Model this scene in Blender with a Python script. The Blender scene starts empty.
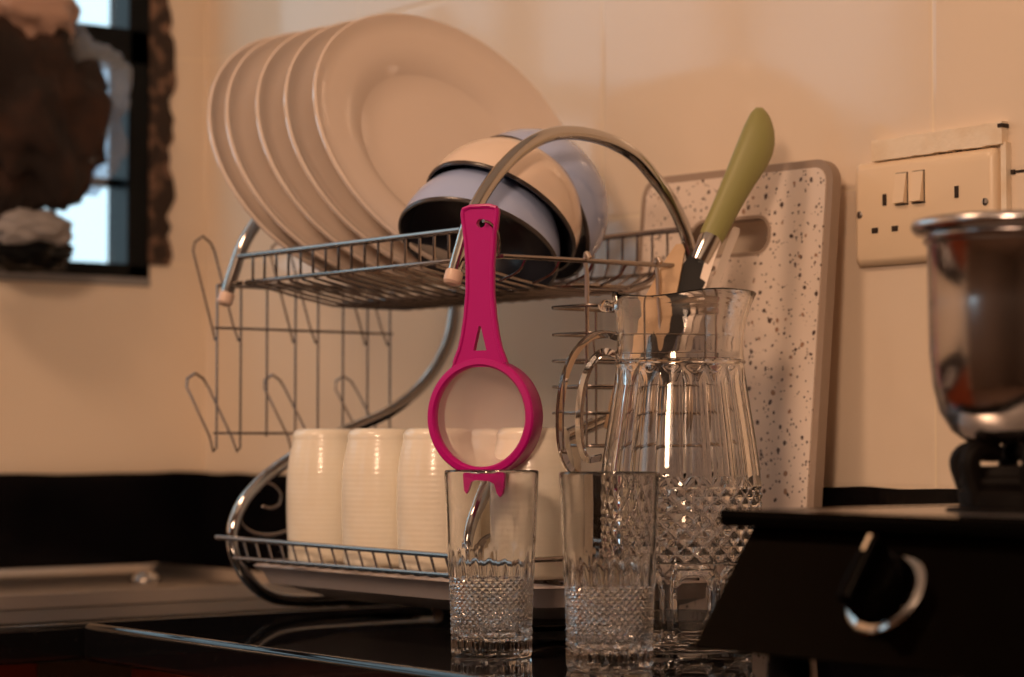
import bpy, bmesh, math, random
from math import sin, cos, pi, radians, sqrt
from mathutils import Vector, Matrix, Quaternion

random.seed(7)
scene = bpy.context.scene
C = scene.collection

# ------------------------------------------------------------------ camera, world, lights, exposure
# World frame: X runs along the back wall (corner at 0), Y=0 is the back wall (room at -Y), Z=0 the worktop.
cam_d = bpy.data.cameras.new('camera')
cam = bpy.data.objects.new('camera', cam_d); C.objects.link(cam)
cam_d.sensor_width = 36; cam_d.lens = 80.0
cam.location = (2.396, -1.400, 0.157)
PITCH = 2.55
cam.rotation_euler = (radians(90 + PITCH), 0, radians(52))
cam_d.clip_start = 0.05
cam_d.dof.use_dof = True
cam_d.dof.focus_distance = 1.70
cam_d.dof.aperture_fstop = 5.0
scene.camera = cam

world = bpy.data.worlds.new('world'); scene.world = world
world.use_nodes = True
bg = world.node_tree.nodes['Background']
bg.inputs[0].default_value = (0.70, 0.90, 1.0, 1); bg.inputs[1].default_value = 1.6

def area(name, loc, rot, size, energy, col, spread=180, sy=None):
    l = bpy.data.lights.new(name, 'AREA'); l.energy = energy; l.color = col
    l.shape = 'DISK' if sy is None else 'RECTANGLE'
    l.size = size
    if sy: l.size_y = sy
    l.spread = radians(spread)
    o = bpy.data.objects.new(name, l); C.objects.link(o)
    o.location = loc; o.rotation_euler = rot
    return o
area('ceiling_light', (0.95, -1.55, 1.60), (0, 0, 0), 0.42, 16.0, (1.0, 0.61, 0.37))
pl = area('front_fill', (2.75, -2.50, 1.05), (0, 0, 0), 0.45, 30.0, (1.0, 0.64, 0.42))  # unseen warm fill added behind the camera to brighten the low areas
pl.rotation_euler = (Vector((2.75, -2.50, 1.05)) - Vector((1.0, -.2, .25))).to_track_quat('Z', 'Y').to_euler()
pt = area('window_daylight', (-0.13, -0.70, 0.70), (0, radians(-90), 0), 0.7, 1.0, (1, 1, 1), sy=1.2)
pt.data.cycles.is_portal = True
pt2 = area('passage_daylight', (0.575, -3.30, 0.725), (radians(90), 0, 0), 0.60, 1.0, (1, 1, 1), sy=.85)
pt2.data.cycles.is_portal = True

scene.view_settings.view_transform = 'Standard'
scene.view_settings.look = 'None'
scene.view_settings.gamma = 1.0
scene.view_settings.use_curve_mapping = False
scene.view_settings.exposure = 0.0
cy = scene.cycles
cy.use_denoising = True
cy.max_bounces = 16; cy.transmission_bounces = 14; cy.glossy_bounces = 6; cy.diffuse_bounces = 4
cy.transparent_max_bounces = 12
cy.sample_clamp_indirect = 6.0
cy.blur_glossy = 0.6

# ------------------------------------------------------------------ materials
def mat(name, col=(.8, .8, .8), rough=.5, metal=0., spec=.5, trans=0., ior=1.5, coat=0., bump=None, sss=0., mott=None, alpha=1.):
    m = bpy.data.materials.new(name); m.use_nodes = True
    nt = m.node_tree; p = nt.nodes['Principled BSDF']
    p.inputs['Base Color'].default_value = (*col, 1)
    p.inputs['Roughness'].default_value = rough
    p.inputs['Metallic'].default_value = metal
    p.inputs['Specular IOR Level'].default_value = spec
    p.inputs['Transmission Weight'].default_value = trans
    p.inputs['IOR'].default_value = ior
    p.inputs['Coat Weight'].default_value = coat
    p.inputs['Coat Roughness'].default_value = .08
    p.inputs['Alpha'].default_value = alpha
    tc = nt.nodes.new('ShaderNodeTexCoord')
    if mott:      # (scale, second colour, lo, hi)
        n = nt.nodes.new('ShaderNodeTexNoise'); n.inputs['Scale'].default_value = mott[0]; n.inputs['Detail'].default_value = 4
        nt.links.new(tc.outputs['Object'], n.inputs['Vector'])
        r = nt.nodes.new('ShaderNodeValToRGB')
        r.color_ramp.elements[0].position = mott[2]; r.color_ramp.elements[0].color = (*col, 1)
        r.color_ramp.elements[1].position = mott[3]; r.color_ramp.elements[1].color = (*mott[1], 1)
        nt.links.new(n.outputs['Fac'], r.inputs['Fac']); nt.links.new(r.outputs['Color'], p.inputs['Base Color'])
    if bump:      # (scale, strength)
        n2 = nt.nodes.new('ShaderNodeTexNoise'); n2.inputs['Scale'].default_value = bump[0]; n2.inputs['Detail'].default_value = 3
        nt.links.new(tc.outputs['Object'], n2.inputs['Vector'])
        b = nt.nodes.new('ShaderNodeBump'); b.inputs['Strength'].default_value = bump[1]; b.inputs['Distance'].default_value = .002
        nt.links.new(n2.outputs['Fac'], b.inputs['Height']); nt.links.new(b.outputs['Normal'], p.inputs['Normal'])
    return m

def tile_mat(name, axis, col, grout, x0, w, z0, h, rough=.12):
    """glazed wall tiles with thin grout joints; axis 0 = along X, 1 = along Y (object coordinates equal world)"""
    m = mat(name, col, rough); nt = m.node_tree; p = nt.nodes['Principled BSDF']
    tc = nt.nodes.new('ShaderNodeTexCoord'); s = nt.nodes.new('ShaderNodeSeparateXYZ')
    nt.links.new(tc.outputs['Object'], s.inputs[0])
    def M(op, a, b=None):
        n = nt.nodes.new('ShaderNodeMath'); n.operation = op
        for i, v in enumerate((a, b)):
            if v is None: continue
            if isinstance(v, (int, float)): n.inputs[i].default_value = v
            else: nt.links.new(v, n.inputs[i])
        return n.outputs[0]
    def joint(v, o, sz, half):
        f = M('FRACT', M('DIVIDE', M('SUBTRACT', v, o), sz))
        d = M('MULTIPLY', M('MINIMUM', f, M('SUBTRACT', 1.0, f)), sz)
        return M('LESS_THAN', d, half), d
    ju, du = joint(s.outputs[axis], x0, w, .0011); jv, dv = joint(s.outputs[2], z0, h, .0011)
    j = M('MAXIMUM', ju, jv)
    n = nt.nodes.new('ShaderNodeTexNoise'); n.inputs['Scale'].default_value = 3.5; n.inputs['Detail'].default_value = 5
    nt.links.new(tc.outputs['Object'], n.inputs['Vector'])
    mx = nt.nodes.new('ShaderNodeMix'); mx.data_type = 'RGBA'
    mx.inputs[6].default_value = (*col, 1); mx.inputs[7].default_value = (col[0]*.93, col[1]*.90, col[2]*.84, 1)
    nt.links.new(n.outputs['Fac'], mx.inputs[0])
    m2 = nt.nodes.new('ShaderNodeMix'); m2.data_type = 'RGBA'; m2.inputs[7].default_value = (*grout, 1)
    nt.links.new(j, m2.inputs[0]); nt.links.new(mx.outputs[2], m2.inputs[6])
    nt.links.new(m2.outputs[2], p.inputs['Base Color'])
    e = nt.nodes.new('ShaderNodeMapRange'); e.inputs[1].default_value = .0; e.inputs[2].default_value = .004
    nt.links.new(M('MINIMUM', du, dv), e.inputs[0])
    n3 = nt.nodes.new('ShaderNodeTexNoise'); n3.inputs['Scale'].default_value = 14
    nt.links.new(tc.outputs['Object'], n3.inputs['Vector'])
    b = nt.nodes.new('ShaderNodeBump'); b.inputs['Strength'].default_value = .4; b.inputs['Distance'].default_value = .0012
    nt.links.new(M('ADD', e.outputs[0], M('MULTIPLY', n3.outputs['Fac'], .5)), b.inputs['Height']); nt.links.new(b.outputs['Normal'], p.inputs['Normal'])
    return m

TILE_B = tile_mat('cream_tile_back', 0, (.86, .73, .60), (.90, .76, .58), .331, .414, .117, .250)
TILE_L = tile_mat('cream_tile_left', 1, (.86, .73, .60), (.90, .76, .58), .0, .414, .117, .250)
BLACKTILE = mat('black_tile', (.002, .002, .003), .16, spec=.3, mott=(9, (.005, .004, .005), .4, .7))
PAINT = mat('brown_paint', (.16, .11, .08), .7)
CEIL = mat('white_ceiling_paint', (.8, .78, .74), .8)
FLOOR = mat('brown_floor_tile', (.10, .06, .04), .35, mott=(6, (.16, .10, .07), .4, .6))
GRANITE = mat('black_granite', (.005, .005, .006), .035, spec=.4, mott=(260, (.018, .017, .018), .62, .76))
WOOD = mat('red_brown_wood', (.24, .040, .012), .35, mott=(18, (.34, .075, .022), .35, .7))
STEEL = mat('brushed_steel', (.55, .52, .50), .28, 1.)
POTSTEEL = mat('polished_steel', (.56, .53, .53), .17, 1.)
_n = POTSTEEL.node_tree; _t = _n.nodes.new('ShaderNodeTangent'); _t.direction_type = 'RADIAL'; _t.axis = 'Z'
_n.links.new(_t.outputs[0], _n.nodes['Principled BSDF'].inputs['Tangent']); _n.nodes['Principled BSDF'].inputs['Anisotropic'].default_value = .75
CHROME = mat('chrome', (.55, .53, .51), .07, 1.)
WIRE = mat('plated_wire', (.33, .29, .27), .26, 1.)
CAPPL = mat('clear_beige_plastic', (.75, .55, .45), .35)
CERAMIC = mat('glazed_white_ceramic', (.72, .61, .53), .14, coat=.3)
CREAM = mat('glazed_cream_ceramic', (.97, .90, .76), .25, coat=.3, mott=(40, (.93, .84, .68), .45, .75))
BOWLG = mat('grey_blue_ceramic', (.42, .52, .82), .16, coat=.3)
BOWLIN = mat('bowl_inside_shade', (.035, .037, .05), .25)  # shade inside the bowls, put into a dark colour
BOWLC = mat('cream_bowl_ceramic', (.86, .70, .58), .16, coat=.3)
RIMDARK = mat('rim_shade_line', (.05, .04, .04), .25)  # thin shadow at the stacked rims, painted as a dark band
PINK = mat('magenta_plastic', (.52, .001, .21), .38)
GLASS = mat('clear_glass', (1, 1, 1), .0, trans=1., ior=1.5)
GREEN = mat('olive_green_plastic', (.31, .30, .11), .42)
BLADE = mat('black_coated_blade', (.02, .02, .022), .3)
CUTL = mat('satin_cutlery_steel', (.72, .62, .54), .38, 1.)
WHITEPL = mat('cream_switch_plastic', (.88, .70, .50), .35)
DARK = mat('dark_slot', (.03, .018, .012), .8)
PLASTER = mat('white_plaster_filler', (.92, .80, .64), .8, bump=(90, .6), mott=(30, (.8, .62, .42), .5, .8))
BLACKEN = mat('black_enamel', (.0012, .0010, .0009), .16, spec=.03)
PANEL = mat('dark_brown_panel', (.0010, .0005, .0003), .12, spec=.03)
IRON = mat('cast_iron', (.004, .0025, .002), .6, spec=.12)
BLACKFR = mat('black_window_metal', (.002, .0025, .003), .3, spec=.15)
TRAYM = mat('pale_grey_tray', (.55, .48, .46), .35)
CLOTH = mat('dark_brown_cloth', (.012, .005, .003), .9, mott=(14, (.055, .020, .009), .45, .7), bump=(30, 1.))
FILM = mat('brown_plastic_bag_top', (.40, .25, .19), .3, bump=(25, 1.))
GREYC = mat('grey_cloth', (.30, .28, .28), .8, bump=(30, .8))

def board_mat():
    m = mat('speckled_board', (.82, .70, .61), .4); nt = m.node_tree; p = nt.nodes['Principled BSDF']
    tc = nt.nodes.new('ShaderNodeTexCoord')
    last = None
    nz = nt.nodes.new('ShaderNodeTexNoise'); nz.inputs['Scale'].default_value = 60
    nt.links.new(tc.outputs['Object'], nz.inputs['Vector'])
    col = None
    for sc_, thr, c in ((150, .42, (.07, .04, .03)), (290, .46, (.12, .07, .05)), (100, .31, (.36, .20, .12))):
        v = nt.nodes.new('ShaderNodeTexVoronoi'); v.inputs['Scale'].default_value = sc_; v.inputs['Randomness'].default_value = 1
        mp = nt.nodes.new('ShaderNodeVectorMath'); mp.operation = 'ADD'
        sv = nt.nodes.new('ShaderNodeVectorMath'); sv.operation = 'SCALE'; sv.inputs['Scale'].default_value = .006
        nt.links.new(nz.outputs['Color'], sv.inputs[0]); nt.links.new(tc.outputs['Object'], mp.inputs[0]); nt.links.new(sv.outputs[0], mp.inputs[1])
        nt.links.new(mp.outputs[0], v.inputs['Vector'])
        # only some of the cells carry a fleck
        sep = nt.nodes.new('ShaderNodeSeparateColor'); nt.links.new(v.outputs['Color'], sep.inputs[0])
        keep = nt.nodes.new('ShaderNodeMath'); keep.operation = 'MULTIPLY'; keep.inputs[1].default_value = thr * 1.6
        nt.links.new(sep.outputs[0], keep.inputs[0])
        sb = nt.nodes.new('ShaderNodeMath'); sb.operation = 'SUBTRACT'; sb.inputs[1].default_value = thr * .75; nt.links.new(keep.outputs[0], sb.inputs[0])
        lt = nt.nodes.new('ShaderNodeMath'); lt.operation = 'LESS_THAN'
        nt.links.new(v.outputs['Distance'], lt.inputs[0]); nt.links.new(sb.outputs[0], lt.inputs[1])
        mx = nt.nodes.new('ShaderNodeMix'); mx.data_type = 'RGBA'; mx.inputs[7].default_value = (*c, 1)
        nt.links.new(lt.outputs[0], mx.inputs[0])
        if col is None: mx.inputs[6].default_value = (.82, .70, .61, 1)
        else: nt.links.new(col, mx.inputs[6])
        col = mx.outputs[2]
    nt.links.new(col, p.inputs['Base Color'])
    return m
BOARD = board_mat()
BOARDRIM = mat('grey_brown_board_rim', (.36, .27, .21), .5)

def film_mat(name, col, fac, rough=.1):
    """thin clear sheet: mostly see-through with a glossy skin"""
    m = bpy.data.materials.new(name); m.use_nodes = True; nt = m.node_tree; nt.nodes.clear()
    o = nt.nodes.new('ShaderNodeOutputMaterial'); mx = nt.nodes.new('ShaderNodeMixShader')
    t = nt.nodes.new('ShaderNodeBsdfTransparent'); t.inputs[0].default_value = (*col, 1)
    g = nt.nodes.new('ShaderNodeBsdfPrincipled'); g.inputs['Base Color'].default_value = (*col, 1); g.inputs['Roughness'].default_value = rough
    mx.inputs[0].default_value = fac
    nt.links.new(t.outputs[0], mx.inputs[1]); nt.links.new(g.outputs[0], mx.inputs[2]); nt.links.new(mx.outputs[0], o.inputs[0])
    return m
PANE = film_mat('window_glass', (.93, .98, 1.0), .05, .03)
CLEARBAG = film_mat('clear_plastic_bag', (.70, .74, .80), .20, .25)

def mesh_mat():
    """fine nylon sieve mesh: tiny holes between the threads"""
    m = bpy.data.materials.new('nylon_sieve_mesh'); m.use_nodes = True; nt = m.node_tree; nt.nodes.clear()
    o = nt.nodes.new('ShaderNodeOutputMaterial'); mx = nt.nodes.new('ShaderNodeMixShader')
    t = nt.nodes.new('ShaderNodeBsdfTransparent')
    d = nt.nodes.new('ShaderNodeBsdfPrincipled'); d.inputs['Base Color'].default_value = (.80, .66, .62, 1); d.inputs['Roughness'].default_value = .6
    mx.inputs[0].default_value = .52
    nt.links.new(t.outputs[0], mx.inputs[1]); nt.links.new(d.outputs[0], mx.inputs[2]); nt.links.new(mx.outputs[0], o.inputs[0])
    return m
MESHM = mesh_mat()

# ------------------------------------------------------------------ mesh builder
class MB:
    def __init__(s): s.v = []; s.f = []; s.bev = False
    def add(s, vs, fs):
        n = len(s.v); s.v += [Vector(v) for v in vs]; s.f += [tuple(i + n for i in f) for f in fs]; return s
    def box(s, x0, x1, y0, y1, z0, z1, bev=0.):
        if bev <= 0:
            vs = [(x, y, z) for z in (z0, z1) for y in (y0, y1) for x in (x0, x1)]
            return s.add(vs, [(0, 2, 3, 1), (4, 5, 7, 6), (0, 1, 5, 4), (2, 6, 7, 3), (0, 4, 6, 2), (1, 3, 7, 5)])
        b = bmesh.new(); bmesh.ops.create_cube(b, size=1)
        for v in b.verts: v.co = ((x0+x1)/2 + v.co.x*(x1-x0), (y0+y1)/2 + v.co.y*(y1-y0), (z0+z1)/2 + v.co.z*(z1-z0))
        bmesh.ops.bevel(b, geom=b.edges[:], offset=bev, segments=3, affect='EDGES', profile=.5)
        s.bev = True
        return s.bm(b)
    def bm(s, b):
        b.verts.ensure_lookup_table(); b.verts.index_update()
        s.add([v.co.copy() for v in b.verts], [tuple(v.index for v in f.verts) for f in b.faces]); b.free(); return s
    def tube(s, pts, r, n=10, closed=False, cap=True):
        pts = [Vector(p) for p in pts]; m = len(pts)
        rr = r if isinstance(r, (list, tuple)) else [r]*m
        tans = []
        for i in range(m):
            a = pts[(i-1) % m] if (closed or i > 0) else pts[i]
            b = pts[(i+1) % m] if (closed or i < m-1) else pts[i]
            t = (b-a); tans.append(t.normalized() if t.length > 1e-9 else Vector((0, 0, 1)))
        up = Vector((0, 0, 1)) if abs(tans[0].z) < .9 else Vector((1, 0, 0))
        nrm = tans[0].cross(up).normalized(); vs = []
        for i in range(m):
            t = tans[i]; nrm = (nrm - t*nrm.dot(t))
            nrm = nrm.normalized() if nrm.length > 1e-6 else t.orthogonal().normalized()
            bn = t.cross(nrm)
            for k in range(n):
                a = 2*pi*k/n; vs.append(pts[i] + (nrm*cos(a) + bn*sin(a))*rr[i])
        fs = []
        for i in range(m if closed else m-1):
            j = (i+1) % m
            for k in range(n):
                l = (k+1) % n; fs.append((i*n+k, i*n+l, j*n+l, j*n+k))
        if cap and not closed: fs += [tuple(range(n))[::-1], tuple((m-1)*n+k for k in range(n))]
        return s.add(vs, fs)
    def lathe(s, prof, n=48, fr=None, M=None, close=False):
        """prof: list of (r, z); fr(theta, i) scales the radius of ring i; M: matrix"""
        vs = []; idx = []
        for i, (r, z) in enumerate(prof):
            if r < 1e-6: idx.append([len(vs)]); vs.append(Vector((0, 0, z)))
            else:
                idx.append(list(range(len(vs), len(vs)+n)))
                for k in range(n):
                    a = 2*pi*k/n; q = r + (fr(a, i) if fr else 0)
                    vs.append(Vector((q*cos(a), q*sin(a), z)))
        fs = []; L = len(prof)
        for i in range(L if close else L-1):
            A, B = idx[i], idx[(i+1) % L]
            for k in range(n):
                l = (k+1) % n
                if len(A) == 1 and len(B) == 1: continue
                if len(A) == 1: fs.append((A[0], B[l], B[k]))
                elif len(B) == 1: fs.append((A[k], A[l], B[0]))
                else: fs.append((A[k], A[l], B[l], B[k]))
        if M is not None: vs = [M @ v for v in vs]
        return s.add(vs, fs)
    def prism(s, outline, d, M=None):
        """outline: 2D loop in (x, z), extruded along +y by d"""
        n = len(outline)
        vs = [Vector((x, 0, z)) for x, z in outline] + [Vector((x, d, z)) for x, z in outline]
        fs = [tuple(range(n)), tuple(range(2*n-1, n-1, -1))] + [(k, k+n, (k+1) % n+n, (k+1) % n) for k in range(n)]
        if M is not None: vs = [M @ v for v in vs]
        return s.add(vs, fs)
    def build(s, name, m, parent=None, smooth=True, loc=None, recalc=True, angle=35):
        me = bpy.data.meshes.new(name)
        off = Vector((0, 0, 0))
        if parent is not None: off = wloc(parent)
        elif loc is not None: off = Vector(loc)
        me.from_pydata([v - off for v in s.v], [], s.f)
        if recalc:
            b = bmesh.new(); b.from_mesh(me); bmesh.ops.recalc_face_normals(b, faces=b.faces[:]); b.to_mesh(me); b.free()
        me.materials.append(m)
        if smooth:
            me.shade_smooth()
            try: me.set_sharp_from_angle(angle=radians(angle))
            except Exception: pass
        o = bpy.data.objects.new(name, me); C.objects.link(o)
        if s.bev and smooth:
            wn = o.modifiers.new('weighted', 'WEIGHTED_NORMAL'); wn.keep_sharp = True; wn.weight = 100
        if parent is not None: o.parent = parent
        elif loc is not None: o.location = off
        return o
def wloc(o):
    v = Vector((0, 0, 0))
    while o is not None: v = v + Vector(o.location); o = o.parent
    return v
def tag(o, label=None, cat=None, group=None, kind=None):
    if label: o['label'] = label
    if cat: o['category'] = cat
    if group: o['group'] = group
    if kind: o['kind'] = kind
    return o
def thing(name, label, cat, loc, group=None):
    o = bpy.data.objects.new(name, None); C.objects.link(o); o.location = loc; o.empty_display_size = .05
    return tag(o, label, cat, group)
def dup(root, loc, label, rot=None, m=None):
    r = root.copy(); C.objects.link(r); r.location = loc; r['label'] = label
    if rot is not None: r.rotation_euler = rot
    for ch in list(root.children):
        c = ch.copy(); C.objects.link(c); c.parent = r
        for g in ch.children:
            d = g.copy(); C.objects.link(d); d.parent = c
    return r
def crom(pts, k=8, closed=False):
    P = [Vector(p) for p in pts]; n = len(P); out = []
    for i in range(n if closed else n-1):
        p0 = P[(i-1) % n] if (closed or i > 0) else P[0]*2-P[1]
        p1 = P[i]; p2 = P[(i+1) % n]
        p3 = P[(i+2) % n] if (closed or i+2 < n) else P[-1]*2-P[-2]
        for j in range(k):
            t = j/k
            out.append(.5*((2*p1)+(p2-p0)*t+(2*p0-5*p1+4*p2-p3)*t*t+(3*p1-p0-3*p2+p3)*t**3))
    if not closed: out.append(P[-1])
    return out
def rrect(x0, x1, z0, z1, r, n=6):
    o = []
    for cx, cz, a0 in ((x1-r, z0+r, -90), (x1-r, z1-r, 0), (x0+r, z1-r, 90), (x0+r, z0+r, 180)):
        for k in range(n+1):
            a = radians(a0+90*k/n); o.append((cx+r*cos(a), cz+r*sin(a)))
    return o
def struct(mb, name, m, **k): return tag(mb.build(name, m, **k), kind='structure')

# ------------------------------------------------------------------ room shell
XR, YF, ZF, ZC = 3.6, -3.2, -.90, 1.68
struct(MB().box(-.055, XR+.1, 0, .12, ZF, ZC), 'wall_back', TILE_B, smooth=False)
struct(MB().box(XR, XR+.12, YF, 0, ZF, ZC), 'wall_right', PAINT, smooth=False)
w = MB(); VX0, VX1, VZ0, VZ1 = .25, .85, .30, 1.15
w.box(-.12, VX0, YF-.12, YF, ZF, ZC); w.box(VX1, XR+.12, YF-.12, YF, ZF, ZC); w.box(VX0, VX1, YF-.12, YF, ZF, VZ0); w.box(VX0, VX1, YF-.12, YF, VZ1, ZC)
struct(w, 'wall_front', PAINT, smooth=False)
struct(MB().box(-.12, XR+.12, YF-.12, .12, ZF-.1, ZF), 'floor', FLOOR, smooth=False)
struct(MB().box(-.12, XR+.12, YF-.12, .12, ZC, ZC+.1), 'ceiling', CEIL, smooth=False)
WY0, WY1, WZ0, WZ1 = -1.32, -.076, .345, 1.06      # window opening in the left wall
w = MB()
w.box(-.055, 0, YF, 0, ZF, WZ0); w.box(-.055, 0, YF, 0, WZ1, ZC)
w.box(-.055, 0, YF, WY0, WZ0, WZ1); w.box(-.055, 0, WY1, 0, WZ0, WZ1)
struct(w, 'wall_left', TILE_L, smooth=False)
# black tiled skirting above the worktop, with a ragged top line of filler
def ragged(along, n, a0, a1):
    z = []
    for i in range(n+1):
        z.append((a0+(a1-a0)*i/n, .1175+random.uniform(-.0012, .0016)))
    return z
zz = ragged(0, 90, .012, XR)
m_ = MB()
out = [(x, z) for x, z in zz]; out = [(.012, 0.0)] + out + [(XR, 0.0)]
m_.prism(out, .010, Matrix.Translation((0, -.0101, 0)))
struct(m_, 'trim_1', BLACKTILE, smooth=False)
zz = ragged(1, 60, YF+.8, 0)
m_ = MB()
out = [(y, z+.001) for y, z in zz]; out = [(YF+.8, 0.0)] + out + [(0, 0.0)]
m_.prism(out, .012, Matrix(((0, 1, 0, 0), (1, 0, 0, 0), (0, 0, 1, 0), (0, 0, 0, 1))))
struct(m_, 'trim_2', BLACKTILE, smooth=False)
# grimy raw edge of the window opening
m_ = MB(); n = 34; a = []; b = []
for i in range(n+1):
    z = WZ0-.0+(.40)*i/n+.02
    a.append((WY1-.003, z)); b.append((WY1+.027+random.uniform(-.007, .006)*(1 if i > 2 else .4), z))
m_.prism(a + b[::-1], .004, Matrix(((0, 1, 0, 0.0), (1, 0, 0, 0), (0, 0, 1, 0), (0, 0, 0, 1))))
struct(m_, 'trim_3', mat('grimy_edge', (.030, .016, .010), .8, mott=(60, (.30, .17, .11), .50, .78)), smooth=False)

# window: black metal frame, bars, clear panes
win = bpy.data.objects.new('window_1', None); C.objects.link(win); win.location = (0, WY1, WZ0); tag(win, kind='structure')
f = MB()
fx0, fx1 = -.05, .0015
f.box(fx0, fx1, WY1-.030, WY1, WZ0, WZ1, .002); f.box(fx0, fx1, WY0, WY0+.03, WZ0, WZ1, .002)
f.box(fx0, fx1, WY0, WY1, WZ0, WZ0+.020, .002); f.box(fx0, fx1, WY0, WY1, WZ1-.03, WZ1, .002)
f.box(fx0, fx1, WY0, WY1, .602, .645, .002)
f.box(fx0, fx1, WY1-.445, WY1-.405, WZ0, WZ1, .002); f.box(fx0, fx1, WY1-.850, WY1-.81, WZ0, WZ1, .002)
f.build('window_frame', BLACKFR, win)
g = MB()
g.box(-.044, -.022, WY0, WY1, .458, .468, .001)
g.build('glazing_bar', BLACKFR, win)
MB().box(-.036, -.033, WY0+.01, WY1-.01, WZ0+.01, WZ1-.01).build('window_pane', PANE, win, smooth=False)
MB().box(-.012, .004, WY0, WY1, WZ0-.006, WZ0+.004, .002).build('window_sill', mat('grey_sill', (.25, .24, .24), .6), win)

f = MB()
for a_, b_ in ((VX0, VX0+.04), (VX1-.04, VX1), ((VX0+VX1)/2-.015, (VX0+VX1)/2+.015)): f.box(a_, b_, YF-.07, YF-.03, VZ0, VZ1, .002)
f.box(VX0, VX1, YF-.07, YF-.03, VZ0, VZ0+.04, .002); f.box(VX0, VX1, YF-.07, YF-.03, VZ1-.04, VZ1, .002)
struct(f, 'window_2', BLACKFR)

# ------------------------------------------------------------------ worktops, cabinets, sink
def slab(x0, x1, y0, y1, name, label):
    o = MB().box(x0, x1, y0, y1, -.033, 0, .006).build(name, GRANITE)
    return tag(o, label, 'worktop')
slab(.622, XR-.002, -.483, -.012, 'granite_worktop', 'black granite worktop under the glasses, dish rack and stove')
slab(.014, .6215, YF+.8, -.012, 'granite_worktop', 'black granite worktop around the steel sink below the window')
def cabinet(name, label, x0, x1, y0, y1, doors, axis):
    t = thing(name, label, 'cabinet', ((x0+x1)/2, (y0+y1)/2, ZF))
    MB().box(x0, x1, y0, y1, ZF+.08, -.034, .002).build('body', WOOD, t)
    for a0, a1 in doors:
        if axis == 'y':
            d = MB().box(a0+.003, a1-.003, y0-.018, y0, ZF+.11, -.062, .003)
            d.box(a0+.05, a1-.05, y0-.022, y0-.017, ZF+.17, -.12, .003)
            dd = d.build('door', WOOD, t)
            MB().tube(crom([(a1-.03, y0-.018, -.26), (a1-.03, y0-.045, -.25), (a1-.03, y0-.045, -.17), (a1-.03, y0-.018, -.16)], 5), .004, 8).build('handle', STEEL, dd)
        else:
            d = MB().box(x1, x1+.018, a0+.003, a1-.003, ZF+.11, -.062, .003)
            d.box(x1+.017, x1+.022, a0+.05, a1-.05, ZF+.17, -.12, .003)
            dd = d.build('door', WOOD, t)
            MB().tube(crom([(x1+.018, a0+.03, -.26), (x1+.045, a0+.03, -.25), (x1+.045, a0+.03, -.17), (x1+.018, a0+.03, -.16)], 5), .004, 8).build('handle', STEEL, dd)
    MB().box(x0+.01, x1-.03, y0+.03 if axis == 'y' else y0, y1-.01, ZF, ZF+.08).build('plinth', BLACKEN, t)
cabinet('base_cabinet', 'red-brown wooden base cabinet below the worktop with the glasses', .640, 2.1, -.445, -.014, [(.66, 1.14), (1.14, 1.62), (1.62, 2.1)], 'y')
cabinet('base_cabinet', 'red-brown wooden base cabinet below the sink', .016, .575, -1.9, -.50, [(-.98, -.52), (-1.44, -.98), (-1.9, -1.44)], 'x')

# steel sink with drainer: raised rolled rim, ribbed drainer, sunk basin
def sink():
    x0, x1, y0, y1 = .035, .452, -1.25, -.080
    t = thing('steel_sink', 'stainless steel sink and drainer set into the black worktop below the window', 'sink', ((x0+x1)/2, (y0+y1)/2, 0))
    def zf(x, y):
        e = min(x-x0, x1-x, y-y0, y1-y)
        z = .0125*math.exp(-((e-.009)/.0075)**2) + .0022
        if e < .002: z = .0006
        if y > -.62 and e > .03: z = .0026 + .0012*sin((x-x0)*2*pi/.036)      # drainer ribs
        # basin
        bx0, bx1, by0, by1 = x0+.045, x1-.045, -1.18, -.66
        d = min(x-bx0, bx1-x, y-by0, by1-y)
        return z
    nx, ny = 70, 110; vs = []; fs = []
    for j in range(ny+1):
        for i in range(nx+1):
            u = i/nx; v = j/ny
            x = x0+(x1-x0)*u; y = y0+(y1-y0)*v
            vs.append((x, y, zf(x, y)))
    hole = lambda x, y: x0+.05 < x < x1-.05 and -1.18 < y < -.68
    for j in range(ny):
        for i in range(nx):
            cx = x0+(x1-x0)*(i+.5)/nx; cyy = y0+(y1-y0)*(j+.5)/ny
            if hole(cx, cyy): continue
            a = j*(nx+1)+i; fs.append((a, a+1, a+nx+2, a+nx+1))
    m = MB().add(vs, fs); m.build('drainer', STEEL, t, recalc=False)
    b = bmesh.new(); bmesh.ops.create_cube(b, size=1)
    for v in b.verts: v.co = ((x0+x1)/2+v.co.x*(x1-x0-.094), -.93+v.co.y*.508, -.012+v.co.z*.030)
    top = [f_ for f_ in b.faces if f_.normal.z > .9]; bmesh.ops.delete(b, geom=top, context='FACES')
    MB().bm(b).build('basin', STEEL, t, recalc=False, smooth=False)
    # small chrome dome added to make the blurry glint on the sink
    px, py = .199, -.188
    MB().lathe([(0, 0), (.016, 0), (.017, .003), (.014, .007), (.008, .010), (0, .011)], 24, M=Matrix.Translation((px, py, .004))).build('glint_dome', CHROME, t)
    return t
sink()

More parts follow.
